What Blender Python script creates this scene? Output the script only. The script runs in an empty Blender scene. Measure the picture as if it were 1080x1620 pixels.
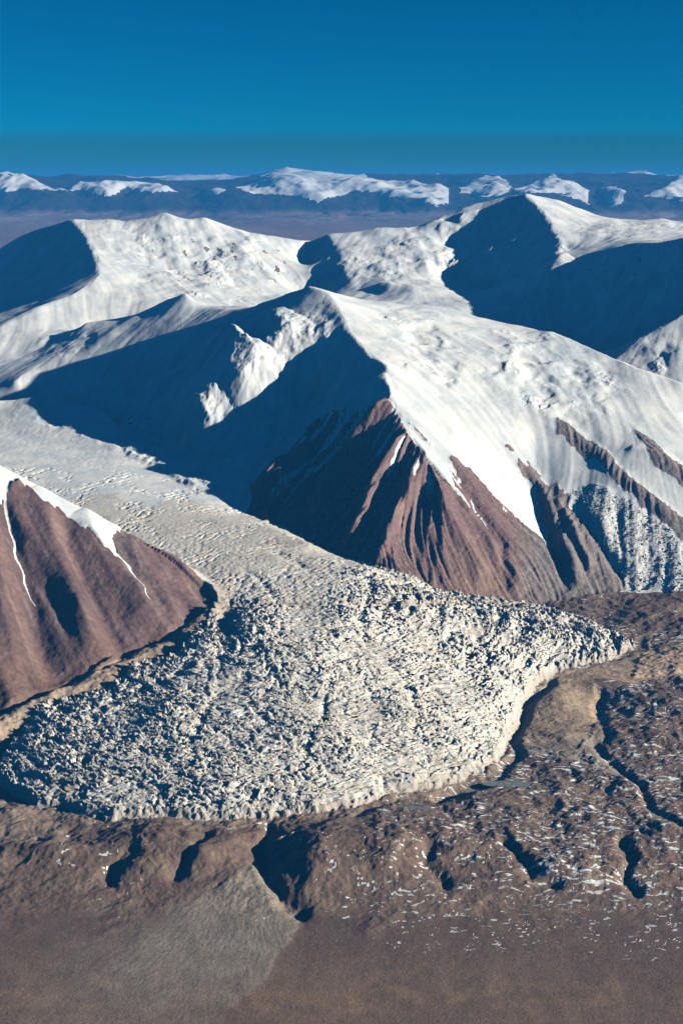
import bpy, math, random, time
import numpy as np
T0 = time.time()
rng = np.random.default_rng(7); random.seed(7)
scene = bpy.context.scene
R = math.radians

# ------------------------------------------------------------------ camera, sky, sun, exposure
CAM_Z = 3000.0
F = 2225.0                       # focal length in photo pixels (photo 1080 x 1620)
HOR = 280.0                      # photo row of the eye level
TH = math.atan((810 - HOR) / F)
CT, ST = math.cos(TH), math.sin(TH)
cam_d = bpy.data.cameras.new("camera"); cam = bpy.data.objects.new("camera", cam_d)
scene.collection.objects.link(cam); scene.camera = cam
cam.location = (0, 0, CAM_Z); cam.rotation_euler = (math.pi / 2 - TH, 0, 0)
cam_d.sensor_fit = 'VERTICAL'; cam_d.sensor_height = 36.0; cam_d.lens = 36.0 * F / 1620
cam_d.clip_start = 10; cam_d.clip_end = 900000

SUN_EL, SUN_AZ = R(18), R(-14)    # azimuth measured from +x towards +y
sdir = np.array([math.cos(SUN_EL) * math.cos(SUN_AZ), math.cos(SUN_EL) * math.sin(SUN_AZ), math.sin(SUN_EL)])
sun_d = bpy.data.lights.new("sun", 'SUN'); sun = bpy.data.objects.new("sun", sun_d)
scene.collection.objects.link(sun)
sun_d.energy = 5.0; sun_d.angle = R(0.5); sun_d.color = (1.0, 0.92, 0.75)
sun.rotation_euler = (math.pi / 2 - SUN_EL, 0, SUN_AZ + math.pi / 2)
sun.location = (3000, 0, 5000)

world = bpy.data.worlds.new("World"); scene.world = world; world.use_nodes = True
nt = world.node_tree; nt.nodes.clear()
o_ = nt.nodes.new('ShaderNodeOutputWorld'); b_ = nt.nodes.new('ShaderNodeBackground')
sky = nt.nodes.new('ShaderNodeTexSky'); sky.sky_type = 'NISHITA'; sky.sun_disc = False
sky.sun_elevation = SUN_EL; sky.sun_rotation = math.pi / 2 - SUN_AZ
sky.altitude = 5500; sky.air_density = 1.0; sky.dust_density = 0.0; sky.ozone_density = 3.0
tint = nt.nodes.new('ShaderNodeMix'); tint.data_type = 'RGBA'; tint.blend_type = 'MULTIPLY'
tint.inputs[0].default_value = 1.0; tint.inputs[7].default_value = (0.003, 0.515, 0.715, 1)
nt.links.new(sky.outputs[0], tint.inputs[6])
# the dusty layer that lies along the whole horizon
tc_ = nt.nodes.new('ShaderNodeTexCoord'); sp_ = nt.nodes.new('ShaderNodeSeparateXYZ'); nt.links.new(tc_.outputs['Generated'], sp_.inputs[0])
mr_ = nt.nodes.new('ShaderNodeMapRange'); mr_.interpolation_type = 'SMOOTHSTEP'; mr_.inputs[1].default_value = .033; mr_.inputs[2].default_value = .022; nt.links.new(sp_.outputs[2], mr_.inputs[0])
band = nt.nodes.new('ShaderNodeMix'); band.data_type = 'RGBA'; band.blend_type = 'MULTIPLY'; band.inputs[7].default_value = (13.0, .71, .67, 1)
nt.links.new(mr_.outputs[0], band.inputs[0]); nt.links.new(tint.outputs[2], band.inputs[6]); nt.links.new(band.outputs[2], b_.inputs[0])
b_.inputs[1].default_value = 0.05
nt.links.new(b_.outputs[0], o_.inputs[0])
vs = scene.view_settings
vs.view_transform = 'Standard'; vs.look = 'None'; vs.gamma = 1.0; vs.exposure = 0.78; vs.use_curve_mapping = False
scene.cycles.diffuse_bounces = 0
HAZE_DENSITY = 1.5e-5
HAZE_COLOR = (0.04, 0.32, 0.84, 1)

# ------------------------------------------------------------------ noise helpers
def _hash(ix, iy, seed):
    h = (ix.astype(np.int64) * 374761393 + iy.astype(np.int64) * 668265263 + seed * 974634777) & 0xFFFFFFFF
    h = ((h ^ (h >> 13)) * 1274126177) & 0xFFFFFFFF
    return (h ^ (h >> 16)) & 0xFFFFFFFF
_ang = np.linspace(0, 2 * np.pi, 256, endpoint=False)
_CX, _CY = np.cos(_ang).astype(np.float32), np.sin(_ang).astype(np.float32)
def gn(x, y, seed=0):
    xf = np.floor(x); yf = np.floor(y); fx = (x - xf).astype(np.float32); fy = (y - yf).astype(np.float32)
    ix = xf.astype(np.int64); iy = yf.astype(np.int64)
    sx = fx * fx * fx * (fx * (fx * 6 - 15) + 10); sy = fy * fy * fy * (fy * (fy * 6 - 15) + 10)
    def g(dx, dy):
        h = _hash(ix + dx, iy + dy, seed) & 255
        return _CX[h] * (fx - dx) + _CY[h] * (fy - dy)
    a = g(0, 0) * (1 - sx) + g(1, 0) * sx; b = g(0, 1) * (1 - sx) + g(1, 1) * sx
    return (a * (1 - sy) + b * sy) * 1.5
def fbm(x, y, sc, octv, seed=0, gain=0.5, lac=2.03, ridged=False):
    t = 0; a = 1.0; n = 0
    for o in range(octv):
        v = gn(x / sc + 31.7 * o, y / sc - 17.3 * o, seed + o)
        if ridged: v = 1 - 2 * np.abs(v)
        t = t + a * v; n += a; a *= gain; sc /= lac
    return t / n
def voro(x, y, seed):
    """F1, F2, cell id"""
    ix = np.floor(x).astype(np.int64); iy = np.floor(y).astype(np.int64)
    f1 = np.full(x.shape, 9.0, np.float32); f2 = f1.copy(); cid = np.zeros(x.shape, np.int64)
    for dx in (-1, 0, 1):
        for dy in (-1, 0, 1):
            h = _hash(ix + dx, iy + dy, seed)
            px = ix + dx + 0.08 + 0.84 * (h & 0xFFFF) / 65535.0; py = iy + dy + 0.08 + 0.84 * (h >> 16) / 65535.0
            d = np.sqrt((x - px) ** 2 + (y - py) ** 2).astype(np.float32)
            m = d < f1
            f2 = np.where(m, f1, np.minimum(f2, d)); cid = np.where(m, h, cid); f1 = np.where(m, d, f1)
    return f1, f2, cid
def sst(a, b, x):
    t = np.clip((x - a) / (b - a), 0, 1); return t * t * (3 - 2 * t)

# ------------------------------------------------------------------ from the survey (photo bearings) to the ground plan
def ray(px, py):
    up = -(np.asarray(py, float) - 810) / F; r = (np.asarray(px, float) - 540) / F
    fy = CT + ST * up
    return r / fy, (-ST + CT * up) / fy          # x/y and z/y slopes
def upof(D, z):
    t = (z - CAM_Z) / D
    return (ST + t * CT) / (CT - t * ST)
def pt(p):
    """(px, py, v): v > 3500 is a distance, else a height; ('w', px, D, z)"""
    if p[0] == 'w':
        _, px, D, z = p; up = upof(D, z)
        return D * ((px - 540) / F) / (CT + ST * up), D, z
    px, py, v = p; a, b = ray(px, py)
    D = v if v > 3500 else (v - CAM_Z) / b
    return a * D, D, CAM_Z + b * D
def project(x, y, z):
    up = upof(y, z); return 540 + F * x / y * (CT + ST * up), 810 - F * up

L = []
def line(*p): L.append([pt(q) for q in p])

# ---- foreland and plain
for y_, z_ in ((2600, 0), (1900, 0), (1620, 0), (1520, 2), (1440, 12)): line((-900, y_, z_), (0, y_, z_), (1080, y_, z_), (1980, y_, z_))
line((-900, 1385, 40), (0, 1365, 45), (120, 1345, 75), (300, 1340, 95), (420, 1345, 60), (560, 1340, 110), (800, 1330, 105), (1080, 1330, 105), (1980, 1330, 120))
line((-900, 1260, 110), (-100, 1245, 90), (0, 1262, 60), (60, 1292, 55), (120, 1308, 70), (250, 1302, 95), (400, 1302, 95), (520, 1293, 105), (640, 1262, 110), (740, 1240, 118), (795, 1205, 118), (812, 1160, 105), (830, 1110, 115), (870, 1075, 140), (940, 1054, 160), (1010, 1030, 180))
line((1010, 1030, 180), (955, 990, 195), (900, 970, 205), (850, 958, 212))
line((1080, 960, 250), (1500, 960, 330), (1980, 960, 400)); line((930, 960, 220), (1080, 1010, 215))
line((1010, 1110, 160), (1250, 1110, 190), (1980, 1110, 260)); line((900, 1230, 120), (1080, 1230, 125), (1980, 1230, 160))
# ---- glacier
def gl(px, py, dz=0.0, dD=0.0):           # a point of the tongue: it climbs 14 m in 100 behind the lobe
    D = 3743.0 / (-ray(px, py)[1] + .14)
    if dz or dD: return ('w', px, D + dD, 3743.0 * 0 + CAM_Z + ray(px, py)[1] * D + dz)
    return (px, py, D)
line((60, 1200, 115), (200, 1140, 185), (300, 1080, 260), (330, 1020, 350))
line((100, 1240, 110), (300, 1200, 165), (500, 1180, 190), (700, 1150, 185), (790, 1110, 170))
line((380, 1060, 300), (480, 1050, 325), (600, 1040, 300), (760, 1020, 250), (900, 1000, 225))
line(gl(380, 965), gl(480, 958), gl(560, 952)); line((640, 955, 8330), (700, 965, 8420), (800, 968, 8700))
line(gl(345, 895), gl(420, 885), gl(510, 885), gl(590, 905))
line(gl(265, 835), gl(340, 825), gl(420, 832), gl(490, 860))
line(gl(150, 780), gl(230, 775), gl(320, 785))
line((-900, 560, 13000), gl(-150, 640), gl(0, 680), gl(90, 705), gl(180, 730), gl(235, 743))
line((350, 966, 405), ('w', 350, 8520, 430), ('w', 325, 8800, 470), ('w', 270, 9120, 520), ('w', 190, 9400, 560), ('w', 100, 9650, 590), ('w', 0, 9900, 615), ('w', -900, 10700, 720))
# trench between ice and the central mountain
line(gl(238, 735, -30, 60), gl(330, 776, -45, 110), gl(400, 808, -55, 120), gl(450, 828, -60, 120), gl(520, 866, -60, 110), gl(600, 896, -60, 110), ('w', 640, 8900, 410), (700, 945, 300), (760, 952, 255), (850, 956, 215))
# ---- left mountain
LR = ((-900, 430, 9900), (-150, 640, 9200), (0, 735, 8950), (60, 768, 8900), (120, 798, 8850), (190, 832, 8780), (240, 858, 8720), (290, 890, 8650), (325, 925, 8530), (342, 956, 8380))
line(*LR)
line((-900, 1330, 120), (-150, 1180, 145), (0, 1134, 165), (60, 1107, 190), (120, 1088, 215), (180, 1062, 245), (250, 1020, 305), (305, 988, 335), (335, 972, 385))
line(('w', -900, 7900, 700), (-150, 940, 640), (0, 960, 560), (100, 960, 520), (200, 970, 450), (270, 965, 420))
# ---- central mountain
line((490, 453, 12500), (440, 470, 12800), (400, 481, 13100), (365, 488, 13300), (322, 489, 13600), (310, 480, 13700), (293, 460, 13800), (260, 470, 13900), (215, 495, 13900), (185, 502, 14000), (135, 510, 14000), (122, 530, 13800), (75, 572, 13300), (20, 600, 13000))
line((490, 453, 12500), (520, 465, 12300), (548, 520, 11700), (580, 560, 11200), (610, 578, 10900), (614, 620, 10550), (640, 680, 10150), (680, 735, 9850), (700, 790, 9600), (702, 850, 9350), (685, 905, 9080), (672, 932, 8980))
line((490, 453, 12500), (525, 462, 12700), (600, 475, 13000), (700, 485, 13000), (760, 500, 12900), (830, 515, 12700), (880, 530, 12400), (950, 555, 12000), (1020, 585, 11600), (1080, 608, 11400), (1300, 720, 11000), (1980, 1000, 9500))
line((850, 956, 212), (900, 950, 228), (960, 936, 255), (1000, 932, 265), (1080, 938, 275), (1980, 930, 400))
line((870, 860, 450), (850, 790, 680), (845, 700, 1020), (845, 620, 1340))
line((1000, 705, 10450), (1120, 745, 10250))
line(('w', 238, 11200, 790), ('w', 200, 11800, 840), ('w', 150, 12600, 890), ('w', 60, 12850, 950), ('w', 0, 12850, 970), ('w', -900, 12900, 1100))
line(('w', 300, 10900, 760), ('w', 290, 11700, 900)); line(('w', 420, 9980, 640), ('w', 430, 10600, 800), ('w', 440, 11300, 1000))
line(('w', 600, 9100, 500), ('w', 560, 9500, 610), ('w', 530, 10100, 790), ('w', 500, 10800, 1010), ('w', 486, 11400, 1240))
# ribs standing into the light on the shaded flank
line((438, 500, 12200), (425, 540, 11850), (385, 600, 11400))
# ---- snow knoll at the left
line((-900, 700, 12500), (-150, 640, 12400), (0, 632, 12300), (80, 629, 12300), (130, 635, 12250), (170, 652, 12000), (205, 690, 11550), (238, 718, 11150))
# ---- basins behind
line(('w', 520, 13600, 1800), ('w', 600, 14300, 1740), ('w', 750, 14100, 1620), ('w', 830, 13900, 1480), ('w', 900, 13100, 1340), ('w', 985, 12250, 1290), ('w', 1080, 11950, 1230), ('w', 1980, 11700, 1250))
line((600, 445, 15600), (700, 462, 15300), (760, 475, 15000), (810, 490, 14500))
line(('w', 495, 16300, 1680), ('w', 495, 15200, 1600), ('w', 430, 14600, 1560), ('w', 300, 14500, 1600), ('w', 200, 14500, 1500), ('w', 110, 14300, 1490), ('w', -900, 13500, 1300))
# ---- rear left massif
RLS = ((-900, 700, 18500), (-150, 470, 18000), (0, 394, 17850), (60, 361, 17720), (110, 345, 17500), (150, 348, 17500), (210, 350, 17500), (235, 343, 17500), (258, 332, 17500), (285, 343, 17500), (302, 348, 17500), (322, 340, 17500), (360, 355, 17500), (400, 368, 17500), (440, 372, 17500), (470, 376, 17500), (480, 378, 17500), (488, 384, 17700), (500, 378, 17500), (515, 372, 17500), (530, 369, 17500), (560, 365, 17500), (600, 357, 17500), (640, 358, 17500), (657, 363, 17500))
line(*RLS)
line((110, 345, 17500), (135, 375, 16800), (152, 410, 16000), (156, 435, 15500), (120, 466, 15000), (60, 490, 14600), (0, 517, 14300), (-150, 580, 13800), (-900, 900, 12500))
line(('w', -900, 17000, 1400), ('w', -150, 17000, 1550), ('w', 0, 17050, 1830), ('w', 60, 17150, 2010), ('w', 98, 17150, 2150), ('w', 110, 16700, 2080))
line(('w', -900, 15000, 1400), ('w', -100, 15500, 1420), ('w', 0, 15800, 1500), ('w', 90, 16000, 1690))
line((200, 470, 15000), (310, 478, 15000)); line((230, 420, 16200), (330, 425, 16300), (430, 420, 16500))
line((0, 572, 13600), (90, 540, 13950))
# ---- middle dome
line((518, 372, 17400), (538, 400, 16800), (548, 430, 16200), (565, 455, 15700), (600, 468, 15400))
line((660, 380, 17000), (680, 420, 16300))
line((488, 384, 17700), ('w', 492, 17000, 1900))
# ---- rear right massif
line((657, 363, 17500), (680, 350, 17600), (700, 340, 17650), (760, 315, 17700), (800, 308, 17700), (830, 304, 17500), (880, 313, 17600), (920, 326, 17600), (950, 341, 17500), (1000, 350, 17500), (1025, 348, 17400), (1048, 343, 17300), (1062, 348, 17300), (1080, 350, 17300), (1300, 330, 17000), (1980, 330, 16000))
line((830, 304, 17500), (862, 340, 16800), (888, 383, 15800), (880, 410, 15300), (860, 440, 15000), (828, 495, 14400))
line((888, 390, 15800), (930, 400, 15300), (1000, 390, 14800), (1080, 374, 14200), (1200, 368, 13500), (1500, 560, 12800), (1980, 700, 12500))
line(('w', 800, 17150, 2330), ('w', 750, 17080, 2190), ('w', 705, 17150, 2110))
line((670, 372, 17200), (690, 402, 16700), (725, 455, 16100), (790, 465, 15700))
line(('w', 880, 14300, 1400), ('w', 950, 13500, 1320), ('w', 1080, 13550, 1560))
line((1000, 365, 16300), (920, 360, 16600))
line((1980, 760, 13000), (1500, 600, 13000), (1180, 490, 13050), (1080, 494, 13000), (1040, 517, 12900), (1000, 543, 12800), (968, 572, 12600))
# ---- beyond
line(('w', -900, 20200, 1500), ('w', 540, 20000, 1800), ('w', 1980, 19500, 1900))
line(('w', -900, 25800, 1500), ('w', 1980, 25800, 1500)); line(('w', -900, 23000, 1560), ('w', 1980, 23000, 1560))

# ------------------------------------------------------------------ base surface: relax a sheet through the survey lines
UM = 0.80
V0, V1 = math.log(2600.0), math.log(26500.0)
def solve(lines, um, v0, v1, du, levels, its, smooth_pass=2):
    for lev in range(levels, -1, -1):
        d = du * 2 ** lev
        nu = int(round(2 * um / d)) + 1; nv = int(round((v1 - v0) / d)) + 1
        us = np.linspace(-um, um, nu); vv = np.linspace(v0, v1, nv)
        S = np.zeros((nv, nu)); W = np.zeros((nv, nu))
        for ln in lines:
            for (x0, y0, z0), (x1, y1, z1) in zip(ln[:-1], ln[1:]):
                a0, a1 = x0 / y0, x1 / y1; b0, b1 = math.log(y0), math.log(y1)
                n = int(max(abs(a1 - a0), abs(b1 - b0)) / d * 2) + 2
                t = np.linspace(0, 1, n)
                X = x0 + (x1 - x0) * t; Y = y0 + (y1 - y0) * t; Z = z0 + (z1 - z0) * t
                i = np.round((np.log(Y) - v0) / (v1 - v0) * (nv - 1)).astype(int); j = np.round((X / Y + um) / (2 * um) * (nu - 1)).astype(int)
                ok = (i >= 0) & (i < nv) & (j >= 0) & (j < nu)
                np.add.at(S, (i[ok], j[ok]), Z[ok]); np.add.at(W, (i[ok], j[ok]), 1)
        fix = W > 0; val = np.where(fix, S / np.maximum(W, 1), 0)
        if lev == levels: H = np.full((nv, nu), 800.0)
        else: H = resize(H, nv, nu)
        H[fix] = val[fix]
        H = H.astype(np.float32); val = val.astype(np.float32)
        for k in range(its[lev] if lev < len(its) else its[-1]):
            Pd = np.pad(H, 1, mode='edge')
            N = (Pd[:-2, 1:-1] + Pd[2:, 1:-1] + Pd[1:-1, :-2] + Pd[1:-1, 2:]) * 0.25
            H = np.where(fix, val, N)
    for k in range(smooth_pass):
        Pd = np.pad(H, 1, mode='edge')
        H = 0.5 * H + 0.125 * (Pd[:-2, 1:-1] + Pd[2:, 1:-1] + Pd[1:-1, :-2] + Pd[1:-1, 2:])
    return H, us, vv
def resize(H, nv, nu):
    a = np.linspace(0, H.shape[0] - 1, nv); b = np.linspace(0, H.shape[1] - 1, nu)
    return bil(H, a[:, None] + 0 * b[None], b[None] + 0 * a[:, None])
def bil(A, i, j):
    i = np.clip(i, 0, A.shape[0] - 1.001); j = np.clip(j, 0, A.shape[1] - 1.001)
    i0 = i.astype(np.int32); j0 = j.astype(np.int32); fi = (i - i0).astype(np.float32); fj = (j - j0).astype(np.float32)
    return (A[i0, j0] * (1 - fi) + A[i0 + 1, j0] * fi) * (1 - fj) + (A[i0, j0 + 1] * (1 - fi) + A[i0 + 1, j0 + 1] * fi) * fj

DU = 0.002
H0, us0, vs0 = solve(L, UM, V0, V1, DU, 6, [60, 80, 120, 200, 300, 400, 500])
# wind-rounded snow on the shaded flank of the central mountain
_Y0 = np.repeat(np.exp(vs0)[:, None], len(us0), 1); _px, _py = project(us0[None] * _Y0, _Y0, H0)
_m = ((_px > 180) & (_px < 470) & (_py > 515) & (_py < 800) & (_Y0 > 9500) & (_Y0 < 13000)).astype(np.float32)
_h = H0.copy()
for _k in range(160):
    _p = np.pad(_h, 1, mode='edge'); _n = (_p[:-2, 1:-1] + _p[2:, 1:-1] + _p[1:-1, :-2] + _p[1:-1, 2:]) * .25
    _h = np.where(_m > 0, _n, _h)
for _k in range(30):
    _p = np.pad(_m, 1, mode='edge'); _m = (_p[:-2, 1:-1] + _p[2:, 1:-1] + _p[1:-1, :-2] + _p[1:-1, 2:]) * .25
H0 = H0 * (1 - _m) + _h * _m
print("solve", time.time() - T0)

# ------------------------------------------------------------------ fine sheet
def stretch(parts):
    out = [np.array([parts[0][0]])]
    for a, b, d in parts: out.append(np.linspace(a, b, int(round((b - a) / d)) + 1)[1:])
    return np.concatenate(out)
lg = math.log
Us = stretch([(-0.80, -0.29, .011), (-0.29, 0.29, .00078), (0.29, 0.80, .011)])
Vs = stretch([(lg(2600), lg(4300), .02), (lg(4300), lg(6000), .0016), (lg(6000), lg(9300), .00085), (lg(9300), lg(18000), .0016), (lg(18000), lg(26500), .008)])
NU, NV = len(Us), len(Vs)
print("grid", NU, NV, NU * NV)
Y1 = np.exp(Vs)
Y = np.repeat(Y1[:, None], NU, 1); X = Us[None] * Y
def rowof(y): return (np.log(y) - V0) / (V1 - V0) * (H0.shape[0] - 1)
def colof(u): return (u + UM) / (2 * UM) * (H0.shape[1] - 1)
H = bil(H0, rowof(Y), colof(X / Y)).astype(np.float64)
PX, PY = project(X, Y, H)          # bearings of the base surface, used to place relief and cover
FBW = fbm(X, Y, 260, 4, 50); FBX = fbm(X, Y, 260, 4, 60)      # shared wobble fields
WOBx = PX + FBW * 9 * 8000 / Y; WOBy = PY + FBX * 7 * 8000 / Y
def inpoly(poly, x, y):
    poly = np.array(poly, float); m = np.zeros(x.shape, bool)
    bb = (x >= poly[:, 0].min()) & (x <= poly[:, 0].max()) & (y >= poly[:, 1].min()) & (y <= poly[:, 1].max())
    xs, ys = x[bb], y[bb]; c = np.zeros(xs.shape, bool)
    for (x0, y0), (x1, y1) in zip(poly, np.roll(poly, -1, 0)):
        if y0 == y1: continue
        k = ((y0 > ys) != (y1 > ys)) & (xs < (x1 - x0) * (ys - y0) / (y1 - y0) + x0); c ^= k
    m[bb] = c; return m
def dline(poly, x, y, rad):
    """distance to a polyline and the place along it; beyond rad it is rad"""
    poly = np.array(poly, float); out = np.full(x.shape, float(rad)); s = np.zeros(x.shape)
    tot = np.hypot(*np.diff(poly, axis=0).T).sum(); run = 0
    for (x0, y0), (x1, y1) in zip(poly[:-1], poly[1:]):
        ln = math.hypot(x1 - x0, y1 - y0)
        bb = (x > min(x0, x1) - rad) & (x < max(x0, x1) + rad) & (y > min(y0, y1) - rad) & (y < max(y0, y1) + rad)
        xs, ys = x[bb], y[bb]
        t = np.clip(((xs - x0) * (x1 - x0) + (ys - y0) * (y1 - y0)) / (ln * ln + 1e-9), 0, 1)
        d = np.hypot(xs - x0 - t * (x1 - x0), ys - y0 - t * (y1 - y0))
        o = out[bb]; q = s[bb]; m = d < o; o[m] = d[m]; q[m] = (run + t[m] * ln) / tot; out[bb] = o; s[bb] = q
        run += ln
    return out, s
def soft(m, n=2):
    a = m.astype(np.float32)
    for k in range(n):
        p = np.pad(a, 1, mode='edge'); a = (p[:-2, 1:-1] + p[2:, 1:-1] + p[1:-1, :-2] + p[1:-1, 2:] + a) / 5
    return a
def rng_d(a, b): return (Y > a) & (Y < b)
def stroke(poly, w, amp, dmin, dmax, sharp=False, taper=True, aspect=1.0):
    """raise (or cut) a ridge of half-width w photo pixels along a bearing line"""
    global H
    p = [(a, b * aspect) for a, b in poly]
    d, s = dline(p, WOBx, WOBy * aspect, w * 3)
    g = np.exp(-d / w * 1.3) - 0.02 if sharp else np.exp(-(d / w) ** 2)
    if taper: g = g * np.clip(np.minimum(s, 1 - s) * 6, 0, 1) ** 0.7
    H += np.where(rng_d(dmin, dmax) & (d < w * 3), amp * np.maximum(g, 0), 0)
def hill(px, py, rx, ry, amp, dmin=4000, dmax=12000, p=1.0, rot=0):
    global H
    dx, dy = WOBx - px, WOBy - py
    c, s = math.cos(R(rot)), math.sin(R(rot)); a = (dx * c + dy * s) / rx; b = (-dx * s + dy * c) / ry
    H += np.where(rng_d(dmin, dmax), amp * np.exp(-(a * a + b * b) ** p), 0)

# ---- cover polygons (bearings), draped on the relief
GLA = [(342, 958), (325, 925), (290, 890), (240, 858), (190, 832), (120, 798), (60, 768), (0, 735), (-900, 380), (-900, 500), (0, 655), (60, 668), (120, 690), (180, 712), (238, 735), (300, 768), (360, 798), (420, 824), (480, 850), (520, 872), (580, 892), (640, 914), (700, 938), (760, 948), (850, 960), (900, 972), (950, 992), (1003, 1026), (960, 1046), (920, 1056), (880, 1066), (850, 1082), (832, 1115), (812, 1150), (802, 1180), (790, 1208), (740, 1232), (690, 1246), (630, 1257), (570, 1277), (500, 1287), (440, 1293), (380, 1299), (320, 1300), (250, 1294), (180, 1300), (140, 1296), (100, 1280), (60, 1282), (30, 1262), (0, 1244), (-8, 1226), (10, 1190), (40, 1160), (65, 1130), (105, 1118), (170, 1098), (215, 1066), (275, 1050), (300, 1014), (328, 988)]
GROUND = [(-900, 1330), (-150, 1180), (0, 1134), (60, 1107), (120, 1088), (180, 1062), (250, 1020), (305, 985), (335, 962), (342, 966), (328, 988), (500, 1100), (850, 1050), (955, 1000), (900, 970), (850, 955), (900, 948), (960, 938), (1080, 938), (1980, 930), (4000, 2000), (4000, 9000), (-4000, 9000), (-4000, 1500)]
gx = PX + FBW * 8; gy = PY + FBX * 5 + fbm(X, Y, 60, 2, 90) * 3
near = rng_d(2000, 13000)
LRp = np.array([pt(q)[:2] for q in LR]); lr_u = LRp[:, 0] / LRp[:, 1]
ridgeD = np.interp(X / Y, lr_u, LRp[:, 1], left=9800, right=0)
footl = np.interp(PX, [-900, -150, 0, 60, 120, 180, 250, 305, 342], [1330, 1180, 1134, 1107, 1088, 1062, 1020, 985, 958])
left_mtn = (Y < ridgeD + 60) & (PX < 350) & (PY < footl)
gn3 = fbm(X, Y, 34, 3, 92, gain=.6)
mG = inpoly(GLA, gx + gn3 * 5 * (PY > 900), gy + gn3 * 4 * (PY > 900)) & near & ~left_mtn
mG |= (Y >= ridgeD + 420) & (Y < 10500) & (PX < 342) & (PY > 700) & (X / Y < lr_u[-1])
lm_lines = [(0, 1134), (60, 1107), (120, 1088), (180, 1062), (250, 1020), (305, 985), (335, 962)]
foot = np.interp(PX, [-900, -150, 0, 60, 120, 180, 250, 305, 342], [1330, 1180, 1134, 1107, 1088, 1062, 1020, 985, 958])
mL = left_mtn & (PY < foot + FBX * 3 + 1) & (Y < 10500)
mL |= (Y >= ridgeD + 40) & (Y < ridgeD + 430) & (PX < 345) & (X / Y < lr_u[-1]) & ~mG
mGr = inpoly(GROUND, PX, PY + FBX * 3) & near & ~mG & ~mL
mGr |= (Y < 6000)

# ------------------------------------------------------------------ streaks that run downslope
def lic(field, steps, ds, rows, back=True):
    """smear a field along the fall line; all in grid index space"""
    r0, r1 = rows; h = H[r0:r1]; x = X[r0:r1]; y = Y[r0:r1]
    zy = np.gradient(h, Y1[r0:r1], axis=0); zu = np.gradient(h, Us, axis=1)
    u = x / y; dx = zu / y; dy = zy - u / y * zu
    m = np.hypot(dx, dy) + 1e-6; dx = (dx / m).astype(np.float32); dy = (dy / m).astype(np.float32)
    for a in (dx, dy): a[:] = soft(a, 4)
    vr = Vs[r0:r1]; ri = np.arange(r1 - r0, dtype=np.float64); ci = np.arange(NU, dtype=np.float64)
    vtab = np.linspace(vr[0], vr[-1], 8000); itab = np.interp(vtab, vr, ri).astype(np.float32)
    utab = np.linspace(Us[0], Us[-1], 16000); jtab = np.interp(utab, Us, ci).astype(np.float32)
    f = field[r0:r1]; acc = f.copy(); wsum = 1.0
    for sgn in (1, -1):
        cx, cy = x.astype(np.float32).copy(), y.astype(np.float32).copy()
        i = np.repeat(ri[:, None], NU, 1).astype(np.int32); j = np.repeat(ci[None], r1 - r0, 0).astype(np.int32)
        for s in range(steps):
            cx += sgn * ds * dx[i, j]; cy += sgn * ds * dy[i, j]
            tv = np.clip((np.log(cy) - vr[0]) / (vr[-1] - vr[0]) * 7999, 0, 7999).astype(np.int32)
            tu = np.clip((cx / cy - Us[0]) / (Us[-1] - Us[0]) * 15999, 0, 15999).astype(np.int32)
            fi = itab[tv]; fj = jtab[tu]
            i = np.clip(np.round(fi), 0, r1 - r0 - 1).astype(np.int32); j = np.clip(np.round(fj), 0, NU - 1).astype(np.int32)
            w = 1 - s / steps
            acc += w * bil(f, fi, fj); wsum += w
    out = np.zeros(X.shape, np.float32); out[r0:r1] = acc / wsum
    return out
rr = (int(np.searchsorted(Vs, lg(6700))), int(np.searchsorted(Vs, lg(18000))))
wide = fbm(X, Y, 210, 1, 3); fine = fbm(X, Y, 70, 2, 5, gain=0.7)
Gw = lic(wide, 14, 45, rr); Gf = lic(fine, 14, 20, rr)
Gw /= Gw[rr[0]:rr[1]].std(); Gf /= Gf[rr[0]:rr[1]].std()
wide2 = fbm(X, Y, 330, 2, 303); Gb = lic(wide2, 10, 60, (int(np.searchsorted(Vs, lg(6700))), int(np.searchsorted(Vs, lg(9500))))); Gb /= Gb[Gb != 0].std()
print("lic", time.time() - T0)

# rock on snow mountains
ROCKS = [
 [(612, 640), (585, 640), (560, 660), (520, 680), (480, 720), (440, 740), (415, 770), (390, 790), (400, 830), (520, 890), (640, 930), (700, 950), (850, 965), (905, 960), (960, 945), (992, 935), (985, 905), (955, 862), (920, 812), (895, 782), (872, 772), (850, 745), (828, 727), (817, 730), (826, 755), (850, 790), (866, 830), (873, 872), (840, 850), (790, 800), (745, 742), (722, 727), (712, 736), (722, 752), (750, 795), (715, 765), (682, 722), (650, 692)],
 [(878, 658), (900, 670), (950, 712), (1010, 768), (1100, 835), (1110, 880), (1040, 822), (988, 776), (940, 732), (898, 703), (882, 685)],
 [(1000, 674), (1040, 708), (1110, 760), (1110, 800), (1040, 737), (1006, 696)],
 [(788, 697), (800, 705), (812, 716), (806, 717), (795, 708)],
]
mRock = np.zeros(X.shape, bool)
cm = rng_d(8700, 12600) & (PX > 380)
for k, p in enumerate(ROCKS): mRock |= inpoly(p, PX + FBW * 10 + fbm(X, Y, 60, 2, 91) * 4, PY + FBX * 9 + (np.abs(Gf) * 9 - 6 + Gw * 6) * sst(948, 900, PY) * (1.0 if k == 0 else .25)) & cm
mRock &= ~mG & ~mGr
SNOWCAP = [(-900, 200), (400, 200), (400, 1000), (360, 900), (338, 905), (300, 870), (238, 838), (205, 820), (190, 836), (181, 842), (178, 850), (188, 886), (168, 872), (145, 848), (105, 812), (70, 800), (45, 772), (18, 764), (8, 795), (-60, 740), (-900, 500)]
mLs = mL & inpoly(SNOWCAP, PX + FBW * 4, PY + FBX * 4 + np.abs(Gf) * 5 - 3)
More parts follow.
